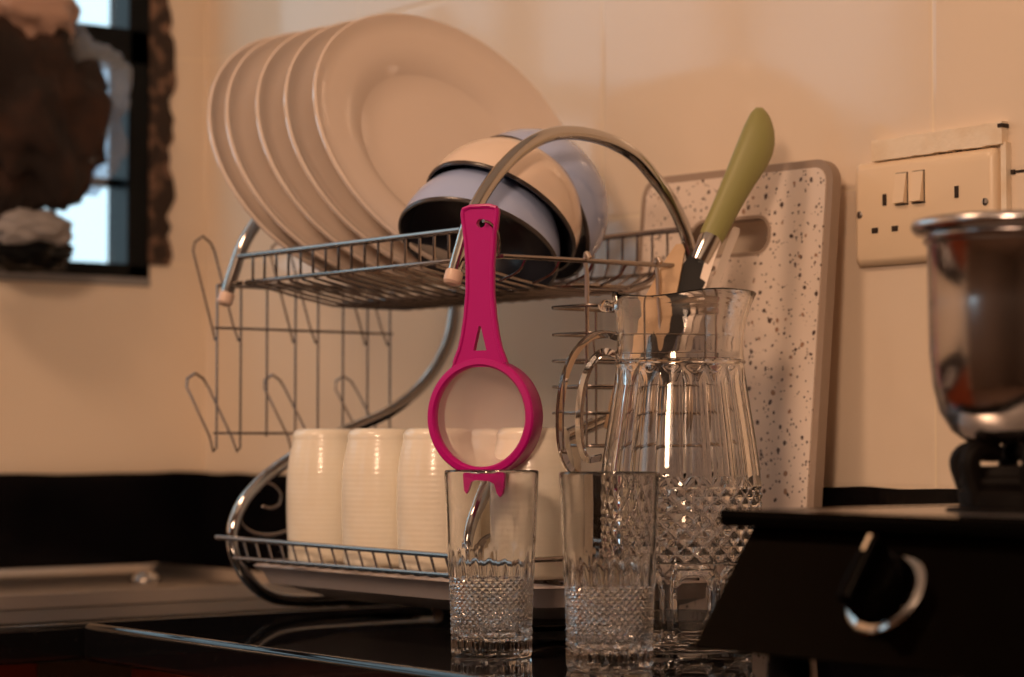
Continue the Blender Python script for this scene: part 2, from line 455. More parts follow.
# ------------------------------------------------------------------ twin wall socket
def socket():
    x0, x1, z0, z1 = 1.078, 1.229, .301, .387
    t = thing('twin_wall_socket', 'cream twin wall socket with two rocker switches on the tiled wall', 'socket', (x0, 0, z0))
    p = MB(); n = 10
    # plate with raised centre: stacked rounded rectangles
    prev = None
    layers = [(0, 0.0), (0, .0035), (.0012, .0062), (.004, .0085), (.0062, .0095)]
    L = []
    for ins, d in layers:
        L.append([Vector((x, -d, z)) for x, z in rrect(x0+ins, x1-ins, z0+ins, z1-ins, .005)])
    N = len(L[0]); vs = [v for l in L for v in l]; fs = []
    for i in range(len(L)-1):
        for k in range(N): fs.append((i*N+k, i*N+(k+1) % N, (i+1)*N+(k+1) % N, (i+1)*N+k))
    fs.append(tuple((len(L)-1)*N+k for k in range(N))); fs.append(tuple(range(N))[::-1])
    p.add(vs, fs).build('face_plate', WHITEPL, t)
    # switches: tilted rockers
    for cx in (1.1335, 1.1515):
        s = MB(); h = .0125
        zc = z0+.0610
        prof = [(0, zc-h), (.0058, zc-h+.0006), (.0016, zc+h), (0, zc+h)]
        vs = [(cx+sx*.0058, -.0093-d, z) for sx in (-1, 1) for d, z in prof]
        s.add(vs, [(0, 1, 2, 3), (7, 6, 5, 4), (0, 4, 5, 1), (1, 5, 6, 2), (2, 6, 7, 3), (3, 7, 4, 0)])
        r = s.build('rocker_switch', WHITEPL, t, smooth=False)
        fr = MB(); e = .0004
        fr.box(cx-.0072, cx+.0072, -.0099, -.0090, zc-h-.0012, zc-h, 0); fr.box(cx+.0058, cx+.0066, -.0099, -.0090, zc-h, zc+h); fr.box(cx-.0066, cx+.0066, -.0099, -.0090, zc+h, zc+h+.0007)
        fr.build('shadow_gap', DARK, r, smooth=False)
    for cx in (x0+.0375-.001, x1-.0375):
        e = MB(); e.box(cx-.0021, cx+.0021, -.0101, -.009, z0+.0485, z0+.0580); e.build('earth_slot', DARK, t, smooth=False)
        for sx in (-1, 1):
            q = MB(); q.box(cx+sx*.011-.0033, cx+sx*.011+.0033, -.0101, -.009, z0+.0265, z0+.0310); q.build('pin_slot', DARK, t, smooth=False)
    for cx in (x0+.0085, x1-.0085):
        Mx = Matrix.Translation((cx, -.0088, z0+.043)) @ Matrix.Rotation(radians(90), 4, 'X')
        s = MB().lathe([(0, 0), (.0031, 0), (.0031, .0012), (.0022, .0022), (0, .0024)], 16, M=Mx)
        sc = s.build('screw', STEEL, t)
        MB().box(cx-.0004, cx+.0004, -.0116, -.0108, z0+.0405, z0+.0455).build('screw_slot', DARK, sc, smooth=False)
socket()
def filler(name, label, pts_top, pts_bot, d):
    m = MB(); m.prism(pts_top + pts_bot[::-1], d, Matrix.Translation((0, -d, 0)))
    return tag(m.build(name, PLASTER, smooth=False), label, 'filler')
ns = 26
tp = [(1.098+i*(1.236-1.098)/ns, .4045+.0015*i/ns+random.uniform(-.0006, .0006)) for i in range(ns+1)]
bt = [(1.098+i*(1.236-1.098)/ns, .3878+(.0010*random.random() if i > 8 else 0)) for i in range(ns+1)]
filler('filler_strip', 'rough white plaster filler strip along the top of the wall socket', tp, bt, .0075)
tp = [(1.2335, .315), (1.2335, .3900)]; bt = [(1.2385, .3150), (1.2387, .3900)]
filler('filler_strip', 'narrow plaster filler strip down the right side of the wall socket', tp, bt, .006)
cr = MB()
for i in range(7):
    x = 1.150+i*.0085+random.uniform(-.002, .002); cr.box(x, x+random.uniform(.003, .009), -.0012, 0, .3868, .3880+random.uniform(0, .0010))
cr.box(1.2325, 1.237, -.0085, 0, .4015, .4045); cr.box(1.2330, 1.2340, -.001, 0, .30, .40)
cr.box(1.2395, 1.26, -.0012, 0, .3655, .3672); cr.box(1.2395, 1.243, -.0016, 0, .3645, .3680)
tag(cr.build('plaster_crack', DARK, smooth=False), kind='structure').name = 'trim_4'

# ------------------------------------------------------------------ speckled cutting board
def board():
    W, H, T = .240, .392, .011
    t = thing('cutting_board', 'speckled cream cutting board with a slot handle leaning on the tiled wall', 'cutting board', (.953, -.052, .0015))
    lean = radians(-4.4); roll = radians(0.9)
    hole = rrect(-.050, .052, H-.078, H-.043, .0172, 8)
    outer = rrect(-W/2, W/2, 0, H, .020, 8)
    def plate(out, hol, y0, y1, m, name, rad):
        b = bmesh.new()
        def ring(pts, y): 
            vs = [b.verts.new((x, y, z)) for x, z in pts]
            return vs, [b.edges.new((vs[i], vs[(i+1) % len(vs)])) for i in range(len(vs))]
        sides = []
        for y in (y0, y1):
            vo, eo = ring(out, y); vi, ei = ring(hol, y)
            bmesh.ops.triangle_fill(b, use_beauty=True, edges=eo+ei)
            sides.append((vo, vi))
        for a, c in zip(sides[0], sides[1]):
            n = len(a)
            for i in range(n): b.faces.new((a[i], a[(i+1) % n], c[(i+1) % n], c[i]))
        mb = MB().bm(b)
        me = mb.v
        o = MB(); o.v = [v + wloc(t) for v in mb.v]; o.f = mb.f
        return o.build(name, m, t, smooth=True, angle=30)
    ins = rrect(-W/2+.007, W/2-.007, .007, H-.007, .014, 8)
    plate(ins, hole, -T, 0, BOARD, 'speckled_panel', 0)
    plate(outer, ins, -T+.0012, .0, BOARDRIM, 'rim', 0)
    hin = rrect(-.047, .049, H-.075, H-.046, .0142, 8)
    plate(hole, hin, -T-.0006, .0006, BOARDRIM, 'slot_edge', 0)
    t.rotation_euler = (lean, roll, 0)
board()

# ------------------------------------------------------------------ dish rack
XL, XRt = .631, .974      # the two S-shaped end frames
S_PTS = [(-.347, .284), (-.340, .305), (-.328, .335), (-.306, .365), (-.2818, .387), (-.256, .401), (-.2296, .4065), (-.200, .4055), (-.176, .400), (-.156, .391), (-.1375, .376),
         (-.120, .359), (-.104, .335), (-.096, .314), (-.092, .290), (-.095, .262), (-.1086, .234), (-.131, .208), (-.167, .184), (-.2125, .167), (-.2500, .153),
         (-.2786, .139), (-.306, .122), (-.326, .103), (-.336, .085), (-.339, .070), (-.335, .052), (-.324, .034), (-.302, .017), (-.27, .0105), (-.20, .0095), (-.12, .0095)]
def rack():
    t = thing('dish_rack', 'two-tier chrome wire dish rack with S-shaped ends holding plates, bowls and tumblers', 'dish rack', (.80, -.22, 0))
    for X in (XL, XRt):
        pts = crom([(X, y, z) for y, z in S_PTS], 6)
        fr = MB().tube(pts, .0058, 14).build('side_frame', CHROME, t)
        # plastic end cap on the upper open end
        d = (Vector((X, -.347, .284)) - Vector((X, -.340, .305))).normalized()
        a = Vector((X, -.3455, .2885)); b = a + d*.011
        cap = MB().tube([a, a+d*.002, b-d*.002, b], [.0066, .0072, .0072, .0055], 14)
        tag(cap.build('end_cap', CAPPL, fr), 'beige plastic end cap')
        MB().tube([(X, -.118, .0095), (X, -.11, .0095)], .0066, 12).build('end_cap', CAPPL, fr)
        # decorative wire scroll in the lower curl
        sc = [(-.333, .066), (-.325, .078), (-.308, .084), (-.290, .088), (-.276, .098), (-.272, .110), (-.280, .119), (-.292, .119), (-.299, .111), (-.293, .105)]
        if X == XL:
            sc = [(-.3345, .088), (-.330, .080), (-.318, .073), (-.300, .071), (-.281, .075)]
            MB().tube(crom([(X+.004, y, z) for y, z in sc], 5), .0017, 8).build('scroll', WIRE, fr)
            sc = [(-.310, .119), (-.299, .116), (-.291, .108), (-.292, .099), (-.301, .095), (-.310, .097)]
        MB().tube(crom([(X+.004, y, z) for y, z in sc], 5), .0017, 8).build('scroll', WIRE, fr)
    # upper tier: rails and cross wires
    x0, x1 = .637, 1.019
    rails = MB()
    rw = .0023
    rails.tube([(XL+.004, -.336, .3215), (XRt, -.336, .3215)], .0026, 8)
    rails.tube([(XL+.004, -.1045, .335), (XRt, -.1045, .335)], .0026, 8)
    loop = [(x0+.012, -.336, .298), (x1-.012, -.336, .298), (x1-.002, -.331, .298), (x1, -.320, .298), (x1, -.125, .299), (x1-.003, -.110, .299), (x1-.014, -.105, .299),
            (x0+.014, -.105, .299), (x0+.003, -.110, .299), (x0, -.125, .299), (x0, -.320, .298), (x0+.002, -.331, .298)]
    rails.tube(loop, .0020, 8, closed=True)
    bl = [(x0+.02, -.240, .2815), (x1-.05, -.240, .2815), (x1-.036, -.234, .2815), (x1-.032, -.222, .2815), (x1-.032, -.19, .2815), (x1-.036, -.178, .2815), (x1-.05, -.172, .2815), (x0+.02, -.172, .2815), (x0+.006, -.180, .2815), (x0+.004, -.19, .2815), (x0+.004, -.222, .2815), (x0+.008, -.234, .2815)]
    rails.tube(bl, .0022, 8, closed=True)
    rails.build('upper_rail', WIRE, t)
    n = 17
    for i in range(n):
        x = x0+.022+i*.0196
        pr = [(x, -.336, .3215), (x, -.336, .300), (x, -.334, .2955), (x, -.29, .2865), (x, -.25, .2795), (x, -.21, .2790), (x, -.165, .2790), (x, -.130, .288), (x, -.108, .300), (x, -.1045, .310), (x, -.1045, .335)]
        MB().tube(pr, .0013, 6).build('upper_wire', WIRE, t)
    # end scallops of the upper tier
    for j in range(6):
        y = -.310+j*.034
        MB().tube(crom([(x1, y, .298), (x1-.01, y, .288), (x1-.034, y+.0, .2815)], 4), .0012, 6).build('upper_wire', WIRE, t)
    # lower basket
    lx0, lx1 = .618, 1.050
    lr = MB()
    lr.tube([(lx0, -.3475, .0695), (lx1, -.3475, .0665)], .0022, 8)
    lr.tube([(XL+.014, -.3455, .052), (lx1, -.3455, .052)], .0019, 8)
    lr.tube([(XL, -.098, .0675), (lx1, -.098, .0665)], .0022, 8); lr.tube([(lx1, -.3475, .0665), (lx1, -.098, .0665)], .0022, 8)
    lr.tube([(XL+.01, -.30, .0475), (lx1, -.30, .0475)], .0016, 8); lr.tube([(XL+.01, -.16, .0475), (lx1, -.16, .0475)], .0016, 8)
    lr.build('lower_rail', WIRE, t)
    for i in range(20):
        x = XL+.018+i*.0200
        pr = [(x-.005, -.3475, .068), (x, -.3455, .0525), (x, -.335, .0490), (x, -.30, .0490), (x, -.16, .0490), (x, -.11, .0490), (x, -.0985, .056), (x, -.098, .067)]
        MB().tube(pr, .0012, 6).build('lower_wire', WIRE, t)
    # drip tray below the lower basket
    tr = MB(); tx0, tx1, ty0, ty1 = .634, 1.052, -.323, -.112
    secs = [(.060, .0160), (.050, .0160), (0.018, .0265), (.008, .029), (.002, .040), (-.0035, .0445), (-.001, .0462), (.004, .0442), (.010, .0325), (.018, .0305), (.050, .0180)]
    L = [[Vector((x, y, z)) for x, y in rrect(tx0+i_, tx1-i_, ty0+i_, ty1-i_, .022, 6)] for i_, z in secs]
    N = len(L[0]); fs = []
    for i in range(len(L)-1):
        for k in range(N): fs.append((i*N+k, i*N+(k+1) % N, (i+1)*N+(k+1) % N, (i+1)*N+k))
    fs.append(tuple(range(N))); fs.append(tuple((len(L)-1)*N+k for k in range(N)))
    tr.add([v for l in L for v in l], fs); tr.build('drip_tray', TRAYM, t)
    # cup holder grid on the left end
    hx = .606
    ys = [-.341, -.316, -.288, -.257, -.232, -.204, -.176, -.150]
    gm = MB(); gm.tube([(hx, ys[0]-.003, .2585), (hx, ys[-1]+.003, .2585)], .0013, 6); gm.tube([(hx, ys[0]-.003, .163), (hx, ys[-1]+.003, .163)], .0013, 6)
    gm.tube([(hx, -.336, .297), (XL+.01, -.336, .298)], .0018, 6); gm.tube([(hx, -.15, .297), (XL+.01, -.15, .298)], .0018, 6)
    gm.tube([(hx, ys[0], .297), (hx, ys[-1], .297)], .0018, 6)
    gm.build('cup_grid', WIRE, t)
    for k in (0, 3, 6):
        ya, yb = ys[k], ys[k+1]; ym = (ya+yb)/2
        if True:
            pts = [(hx, ya, .297), (hx, ya, .20), (hx, ya, .150), (hx-.006, ya, .1465), (hx-.014, ya+.001, .160), (hx-.056, ya+.001, .206), (hx-.060, ya+.004, .214), (hx-.060, ym, .219),
                   (hx-.060, yb-.004, .214), (hx-.056, yb-.001, .206), (hx-.014, yb-.001, .160), (hx-.006, yb, .1465), (hx, yb, .150), (hx, yb, .20), (hx, yb, .297)]
            MB().tube(pts, .0012, 6).build('cup_hook', WIRE, t)
        pts = [(hx, ya, .250), (hx-.004, ya, .2475), (hx-.012, ya+.001, .262), (hx-.046, ya+.001, .332), (hx-.048, ya+.004, .340), (hx-.048, ym, .346), (hx-.048, yb-.004, .340), (hx-.046, yb-.001, .332), (hx-.012, yb-.001, .262), (hx-.004, yb, .2475), (hx, yb, .250)]
        MB().tube(pts, .0012, 6).build('cup_hook', WIRE, t)
    for k in (2, 5): MB().tube([(hx, ys[k], .297), (hx, ys[k], .160)], .0012, 6).build('cup_hook', WIRE, t)
    return t
rack()

# ------------------------------------------------------------------ cutlery basket hung on the right end, with its contents
def cutlery_basket():
    x0, x1, y0, y1 = .986, 1.042, -.262, -.118
    t = thing('cutlery_basket', 'wire cutlery basket hooked on the right end of the dish rack', 'basket', (x0, y0, .152))
    for z in (.262, .2405, .2195, .199, .178, .152):
        MB().tube([(x, y, z) for x, y in rrect(x0, x1, y0, y1, .010, 3)], .0016 if z == .262 else .0012, 6, closed=True).build('hoop', WIRE, t)
    for i in range(2):
        y = y0+.050+i*.072
        MB().tube([(x0, y, .262), (x0, y, .153), (x1, y, .153), (x1, y, .262)], .0011, 6).build('upright', WIRE, t)
    for x in (x0+.048,):
        MB().tube([(x, y0, .262), (x, y0, .153), (x, y1, .153), (x, y1, .262)], .0011, 6).build('upright', WIRE, t)
    for y in (-.262+.012, -.175):
        MB().tube(crom([(x0+.034, y, .215), (x0+.034, y, .262), (x0+.034, y, .285), (x0+.032, y, .300), (x0+.034, y, .3045), (x0+.038, y, .300)], 5), .0018, 8).build('hook', CUTL, t)
cutlery_basket()

def along(a, b): 
    d = (Vector(b)-Vector(a)); q = d.to_track_quat('Z', 'X'); return Matrix.Translation(a) @ q.to_matrix().to_4x4()
def knife():
    a = Vector((1.020, -.206, .183)); b = Vector((1.0390, -.058, .440))
    t = thing('kitchen_knife', 'knife with a flared olive-green handle standing in the cutlery basket', 'knife', a)
    d = (b-a); L = d.length; M = along(a, b)
    # blade: flat tapering bar
    zc = d.normalized(); xc = Vector((.6157, .788, 0)); xc = (xc - zc*xc.dot(zc)).normalized(); yc = zc.cross(xc)
    M2 = Matrix.Translation(a) @ Matrix((xc, yc, zc)).transposed().to_4x4()
    bl = MB(); secs = [(0, .004), (.03, .010), (.09, .0125), (.13, .0115), (.150, .008)]
    vs = []; 
    for z, w_ in secs: vs += [(-w_, -.0004, z), (w_, -.0010, z), (w_, .0010, z), (-w_, .0004, z)]
    fs = []
    for i in range(len(secs)-1):
        for k in range(4): fs.append((i*4+k, i*4+(k+1) % 4, (i+1)*4+(k+1) % 4, (i+1)*4+k))
    fs += [(3, 2, 1, 0), tuple((len(secs)-1)*4+k for k in range(4))]
    bl.add([M2 @ Vector(v) for v in vs], fs); bl.build('blade', BLADE, t)
    MB().lathe([(0, .138), (.0078, .138), (.0086, .144), (.0095, .156), (.0096, .162), (0, .162)], 24, M=M2 @ Matrix.Diagonal((1, .8, 1, 1))).build('ferrule', CHROME, t)
    pr = [(0, .161), (.0094, .161), (.0098, .166), (.0102, .18), (.0112, .20), (.0126, .220), (.0140, .240), (.0150, .256), (.0148, .267), (.0130, .2745), (.0090, .2800), (.004, .2825), (0, .283)]
    h = MB().lathe([(r*1.08, (z-.161)*1.09+.161) for r, z in pr], 28)
    for v in h.v:
        if v.z > .215: v.z -= (v.x+.015)*.85*min(1, (v.z-.215)/.05)
    h.v = [M2 @ Vector((v.x, v.y*.72, v.z)) for v in h.v]
    h.build('handle', GREEN, t)
knife()
def spoon(name, label, cat, a, b, w0, w1, m, head=True):
    a = Vector(a); b = Vector(b); L = (b-a).length; t = thing(name, label, cat, a)
    M = along(a, b) @ Matrix.Rotation(radians(-40), 4, 'Z')
    secs = []
    n = 14
    for i in range(n+1):
        u = i/n; secs.append((u*L, w0+(w1-w0)*u**2, .0012))
    secs.append((L+.004, w1*.7, .0010))
    vs = []
    for z, w_, h in secs: vs += [(-w_, -h, z), (-w_*.5, -h*1.5, z), (w_*.5, -h*1.5, z), (w_, -h, z), (w_, h, z), (-w_, h, z)]
    fs = []
    for i in range(len(secs)-1):
        for k in range(6): fs.append((i*6+k, i*6+(k+1) % 6, (i+1)*6+(k+1) % 6, (i+1)*6+k))
    fs += [tuple(range(6))[::-1], tuple((len(secs)-1)*6+k for k in range(6))]
    MB().add([M @ Vector(v) for v in vs], fs).build('handle', m, t)
    if head:
        N = 12; vs = []; fs = []
        for i in range(N+1):
            u = i/N; z = -u*.045; w_ = .0035+.013*sin(pi*min(1, u*.95+.03))**.8
            for k in range(9):
                s_ = (k-4)/4; vs.append((s_*w_, .006*(1-s_*s_)*sin(pi*u), z+.004))
        vs2 = [(x, y+.001, z) for x, y, z in vs]; q = len(vs); vs += vs2
        for i in range(N):
            for k in range(8):
                c = i*9+k; fs.append((c, c+1, c+10, c+9)); fs.append((q+c, q+c+9, q+c+10, q+c+1))
        MB().add([M @ Vector(v) for v in vs], fs).build('spoon_bowl', m, t, recalc=False)
spoon('steel_spoon', 'steel spoon handle beside the knife, the one leaning furthest right in the cutlery basket', 'spoon', (1.035, -.170, .200), (1.0370, -.105, .328), .0022, .0036, CUTL)
spoon('steel_spoon', 'steel spoon handle just right of the black knife blade in the cutlery basket', 'spoon', (1.0315, -.171, .200), (1.0350, -.125, .3200), .0022, .0042, CUTL)
def spatula():
    a = Vector((1.008, -.215, .165)); b = Vector((1.0200, -.150, .315))
    M = along(a, b) @ Matrix.Rotation(radians(-40), 4, 'Z')
    w = mat('pale_wood', (.66, .45, .27), .5, mott=(40, (.56, .36, .20), .4, .7))
    L = (b-a).length
    out = [(-.006, 0), (.006, 0), (.010, .03), (.0150, .075), (.0130, .11), (.0075, .150), (.0040, L), (-.0010, L+.002), (-.0045, L-.002), (-.0100, .130), (-.0150, .095), (-.0150, .06), (-.010, .03)]
    o = MB().prism(out, .0036, M @ Matrix.Translation((0, -.0018, 0))).build('wooden_spatula', w, loc=a)
    tag(o, 'pale wooden spatula left of the knife blade in the cutlery basket', 'spatula')
spatula()

# ------------------------------------------------------------------ dinner plates
def plate_profile():
    R = .140
    top = [(0, .0036), (.060, .0038), (.0835, .0040), (.0852, .0052), (.092, .0095), (.100, .0130), (.108, .0150), (.122, .0172), (.132, .0188), (.1355, .0212), (.1385, .0225), (.1402, .0212)]
    bot = [(.1400, .0186), (.137, .0172), (.124, .0140), (.108, .0110), (.096, .0065), (.088, .0022), (.086, 0), (.081, 0), (.080, .0012), (0, .0012)]
    return top[::-1][::-1] + bot
PL = [(.773, 'large cream dinner plate nearest the bowls, its whole face showing', 0),
      (.730, 'cream dinner plate directly behind the front plate of the row', 0),
      (.690, 'third cream dinner plate from the bowls, middle of the row', 0),
      (.648, 'cream dinner plate second from the left end of the row', 0),
      (.621, 'last cream dinner plate at the left end of the row in the rack', 0)]
PT = radians(28)
first = None
for i, (x, lab, _) in enumerate(PL):
    dz = 0
    if first is None:
        pm = MB().lathe(plate_profile(), 96).build('dinner_plate', CERAMIC, angle=50)
        tag(pm, lab, 'plate', 'cream dinner plates standing in the upper rack'); first = pm; o = pm
    else:
        o = first.copy(); C.objects.link(o); o['label'] = lab
    o.location = (x, -.212-(0, .002, .006, .012, .014)[i], .4085+dz)
    o.rotation_euler = (0, radians(90)-PT, 0)

# ------------------------------------------------------------------ stacked bowls
rC = Vector((.6157, .788, 0)); fC = Vector((-.788, .6157, 0))
def bowl_prof(side, R=.0685):
    o = [(0, .0600), (.020, .0600), (.0215, .0625), (.0235, .0625), (.0250, .0596), (.036, .0565), (.050, .0485), (.0605, .0370), (.0675, .0240), (.0708, .0120), (.0720, .0015), (.0722, 0)]
    i = [(.0722, 0), (.0705, -.0006), (.0702, .0002), (.0690, .0120), (.0655, .0235), (.0588, .0355), (.0480, .0467), (.0345, .0543), (0, .0572)]
    return [(r*R/.0722, z) for r, z in (o if side == 0 else i)]
BW = [((.905, -.271, .3150), (.29, .43, .86), BOWLG, 'grey-blue bowl, lowest of the tilted stack with its dark inside showing'),
      ((.9080, -.2500, .3400), (.44, .43, .79), BOWLC, 'cream bowl in the middle of the tilted stack'),
      ((.8870, -.2030, .3530), (.70, .50, .52), BOWLG, 'grey-blue bowl, topmost and rightmost of the tilted stack')]
for k, (loc, (br, bf, bu), m, lab) in enumerate(BW):
    t = thing('ceramic_bowl', lab, 'bowl', loc, 'bowls stacked on their sides in the upper rack')
    b = MB(); b.v = []; mb = MB().lathe(bowl_prof(0), 64)
    mb.v = [v + Vector(loc) for v in mb.v]; mb.build('bowl_body', m, t, angle=50)
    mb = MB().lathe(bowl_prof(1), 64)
    mb.v = [v + Vector(loc) for v in mb.v]; tag(mb.build('bowl_inside', BOWLIN, t, angle=50), 'bowl inside, painted dark for its shade')
    r2 = MB().lathe([(.0685, -.0011), (.0691, .0), (.0691, .0018), (.0682, .0022), (.0668, .0), (.0670, -.0011)], 64, close=True)
    r2.v = [v + Vector(loc) for v in r2.v]; r2.build('rim_shade', RIMDARK, t)
    ax = (rC*br + fC*bf + Vector((0, 0, bu))).normalized()
    t.rotation_mode = 'QUATERNION'; t.rotation_quaternion = ax.to_track_quat('Z', 'Y')

# ------------------------------------------------------------------ cream ribbed tumblers upside down
def mug_prof():
    o = []; H = .1165
    o.append((.0285, 0.0)); o.append((.0305, .0008))
    n = 120
    for i in range(n+1):
        u = i/n; z = .003+u*(H-.012)
        r = (.0315+.0022*sin(pi*min(1, u*1.02)) - .0034*(max(0, u-.70)/.30)**1.6)
        o.append((r+.00005*sin(u*2*pi*24), z))
    o += [(.0285, H-.0055), (.0265, H-.0022), (.0235, H-.0004), (.020, H), (.018, H-.0018), (0, H-.0018)]
    i_ = [(0, H-.007), (.020, H-.008), (.0240, H-.014), (.0262, .06), (.0258, .003)]
    return o + i_
tum = None
MG = [(.7220, -.3000, 'cream ribbed tumbler upside down at the left end of the front row'),
      (.8055, -.2980, 'cream ribbed tumbler upside down, second from the left of the front row'),
      (.8850, -.2970, 'cream ribbed tumbler upside down in front, just left of the pink strainer'),
      (.9340, -.2220, 'cream ribbed tumbler upside down behind the pink strainer, set back in the rack'),
      (1.012, -.2980, 'cream ribbed tumbler upside down seen between the two drinking glasses'),
      (.7700, -.205, 'cream ribbed tumbler upside down in the back row, left one'),
      (.8540, -.205, 'cream ribbed tumbler upside down in the back row, right one')]
for x, y, lab in MG:
    if tum is None:
        tum = MB().lathe(mug_prof(), 56, close=True).build('ribbed_tumbler', CREAM, angle=60)
        tag(tum, lab, 'tumbler', 'cream ribbed tumblers upside down in the lower rack'); o = tum
    else:
        o = tum.copy(); C.objects.link(o); o['label'] = lab
    o.location = (x, y, .0503)

# ------------------------------------------------------------------ pink strainer hanging on the rail
def strainer():
    O = Vector((1.0170, -.3545, .1745))     # ring centre
    yaw = radians(52-26)
    t = thing('tea_strainer', 'small pink plastic strainer with fine mesh hanging from the upper rack', 'strainer', O)
    M = Matrix.Translation(O) @ Matrix.Rotation(yaw, 4, 'Z')      # local x right, y away, z up
    T = lambda vs: [M @ Vector(v) for v in vs]
    # ring: tapering short tube
    sec = [(.0440, 0), (.0452, .0015), (.0452, .006), (.0440, .021), (.0430, .0225), (.0410, .0220), (.0385, .0070), (.0380, .0030), (.0385, .0008), (.0400, -.0006)]
    Mr = M @ Matrix.Rotation(radians(-90), 4, 'X')                 # lathe z -> +y(away)
    MB().lathe(sec, 72, M=Mr, close=True).build('ring', PINK, t)
    # mesh bowl
    ms = [(.0386, .0035), (.0382, .008), (.0365, .018), (.031, .030), (.024, .039), (.014, .045), (0, .047)]
    MB().lathe(ms, 64, M=Mr).build('sieve_mesh', MESHM, t, recalc=False)
    # handle outline with two openings, extruded
    top = .1610
    def wd(z):   # half width
        P = [(.038, .0215), (.043, .0200), (.052, .0165), (.062, .0142), (.075, .0122), (.095, .0104), (.115, .0104), (.135, .0118), (.148, .0135), (.155, .0143), (.1585, .0138), (.1610, .0110)]
        for (a, wa), (b_, wb) in zip(P, P[1:]):
            if a <= z <= b_: return 1.10*(wa+(wb-wa)*(z-a)/(b_-a))
        return 1.10*P[-1][1]
    zs = [.038, .041, .044, .048, .052, .057, .062, .068, .075, .085, .095, .105, .115, .125, .135, .142, .148, .155, .1585, .1610]
    outl = [(wd(z), z) for z in zs] + [(-wd(z), z) for z in zs[::-1]]
    tri = [(-.0052, .0505), (.0060, .0505), (.0012, .0690), (-.0006, .0690)]
    hole = [(.0012+.0038*cos(2*pi*k/14), .1475+.0034*sin(2*pi*k/14)) for k in range(14)]
    b = bmesh.new(); rings = []
    for y in (.0005, .0050):
        E = []; R_ = []
        for pts in (outl, tri, hole):
            vs = [b.verts.new((x, y, z)) for x, z in pts]; R_.append(vs)
            E += [b.edges.new((vs[i], vs[(i+1) % len(vs)])) for i in range(len(vs))]
        bmesh.ops.triangle_fill(b, use_beauty=True, edges=E); rings.append(R_)
    for A, B in zip(rings[0], rings[1]):
        n = len(A)
        for i in range(n): b.faces.new((A[i], A[(i+1) % n], B[(i+1) % n], B[i]))
    mb = MB().bm(b); mb.v = T(mb.v)
    h = mb.build('handle', PINK, t, angle=40)
    # raised lips along the handle
    lip = MB()
    for s_ in (-1, 1):
        lip.tube(T([(s_*(wd(z)-.0012), .0014, z) for z in zs[1:-1]]), .0020, 8)
    lip.tube(T([(-wd(.1585)+.001, .0014, .1585), (-.008, .0012, .1605), (.008, .0012, .1605), (wd(.1585)-.001, .0014, .1585)]), .0020, 8)
    lip.build('lip', PINK, h)
    # resting fork at the bottom
    fk = [(-.0215, -.037), (-.0195, -.0540), (-.0185, -.0600), (-.0160, -.0615), (-.0135, -.0590), (-.0110, -.0545), (-.006, -.0530), (.006, -.0530), (.0110, -.0545), (.0135, -.0600), (.0160, -.0625), (.0188, -.0605), (.0200, -.0540), (.0215, -.037), (.006, -.0425), (-.006, -.0425)]
    m2 = MB().prism(fk, .0035, M @ Matrix.Translation((0, .004, 0))); m2.build('rest_fork', PINK, t, angle=40)
strainer()
# wire tip of the rack that carries the strainer
tip = MB().tube(crom([(1.013, -.336, .298), (1.022, -.339, .303), (1.0270, -.345, .3150), (1.0270, -.352, .3215), (1.0295, -.360, .3225)], 5), .0014, 8)
rk = bpy.data.objects['dish_rack']; tip.build('hanging_hook', WIRE, rk)

# ------------------------------------------------------------------ cut glass tumblers
def tri(u): 
    f = u - math.floor(u); return 1-abs(2*f-1)
def glass_mesh():
    H = .1345; N = 216
    prof = []; z = 0
    rad = lambda z_: .0296+.0050*(z_/H)**1.15
    zs = [i*H*.985/150 for i in range(151)]
    outer = [(0, .0015), (.020, .0012), (.0265, 0)] + [(rad(zz_), zz_+.0006) for zz_ in zs] + [(rad(H)-.0002, H-.0008), (rad(H)-.0009, H)]
    inner = [(rad(H)-.0016, H-.0005)] + [(rad(zz_)-.0021-(.0006 if zz_ < .05 else 0), zz_) for zz_ in (H*.97, H*.8, H*.6, H*.45, .035, .024)] + [(.0250, .0165), (.0200, .0130), (.010, .0115), (0, .0112)]
    NO = len(outer)
    def fr(a, i):
        if i < 3 or i >= NO-2: return 0
        z_ = outer[i][1]
        if z_ < .0035: return -.0008*(1-z_/.0035)
        if z_ < .0165:      # arched base cuts
            u = a/(2*pi)*20; c = abs(sin(pi*u))
            zc = .0165-.004*(1-c)
            return -.0020*(1-c**.7) - (.0013 if z_ > .0125+.0015*c and z_ < .0150+.0015*c else 0)
        if z_ < .0200: return -.0012 + .0012*abs(sin(a*10))
        if z_ < .0565:      # diamond studs
            u = a/(2*pi)*36; v = (z_-.0200)/.00475
            h = min(tri(u+v), tri(u-v))
            return -.0019*(1-h)
        if z_ < .082:       # pointed flutes
            u = a/(2*pi)*18; f_ = (z_-.0565)/(.082-.0565)
            return -.0014*abs(sin(pi*u))**(.8)*max(0, 1-f_/(0.75+.25*abs(sin(pi*u*1))))
        return 0
    return MB().lathe(outer+inner, N, fr=fr)
gl = glass_mesh().build('drinking_glass', GLASS, angle=28)
tag(gl, 'tall cut-glass tumbler in front of the hanging pink strainer', 'drinking glass', 'cut-glass tumblers on the worktop')
gl.location = (1.079, -.390, .0004)
g2 = gl.copy(); C.objects.link(g2); g2['label'] = 'tall cut-glass tumbler in front of the pitcher, standing nearest the stove'; g2.location = (1.204, -.384, .0004); g2.rotation_euler.z = .1

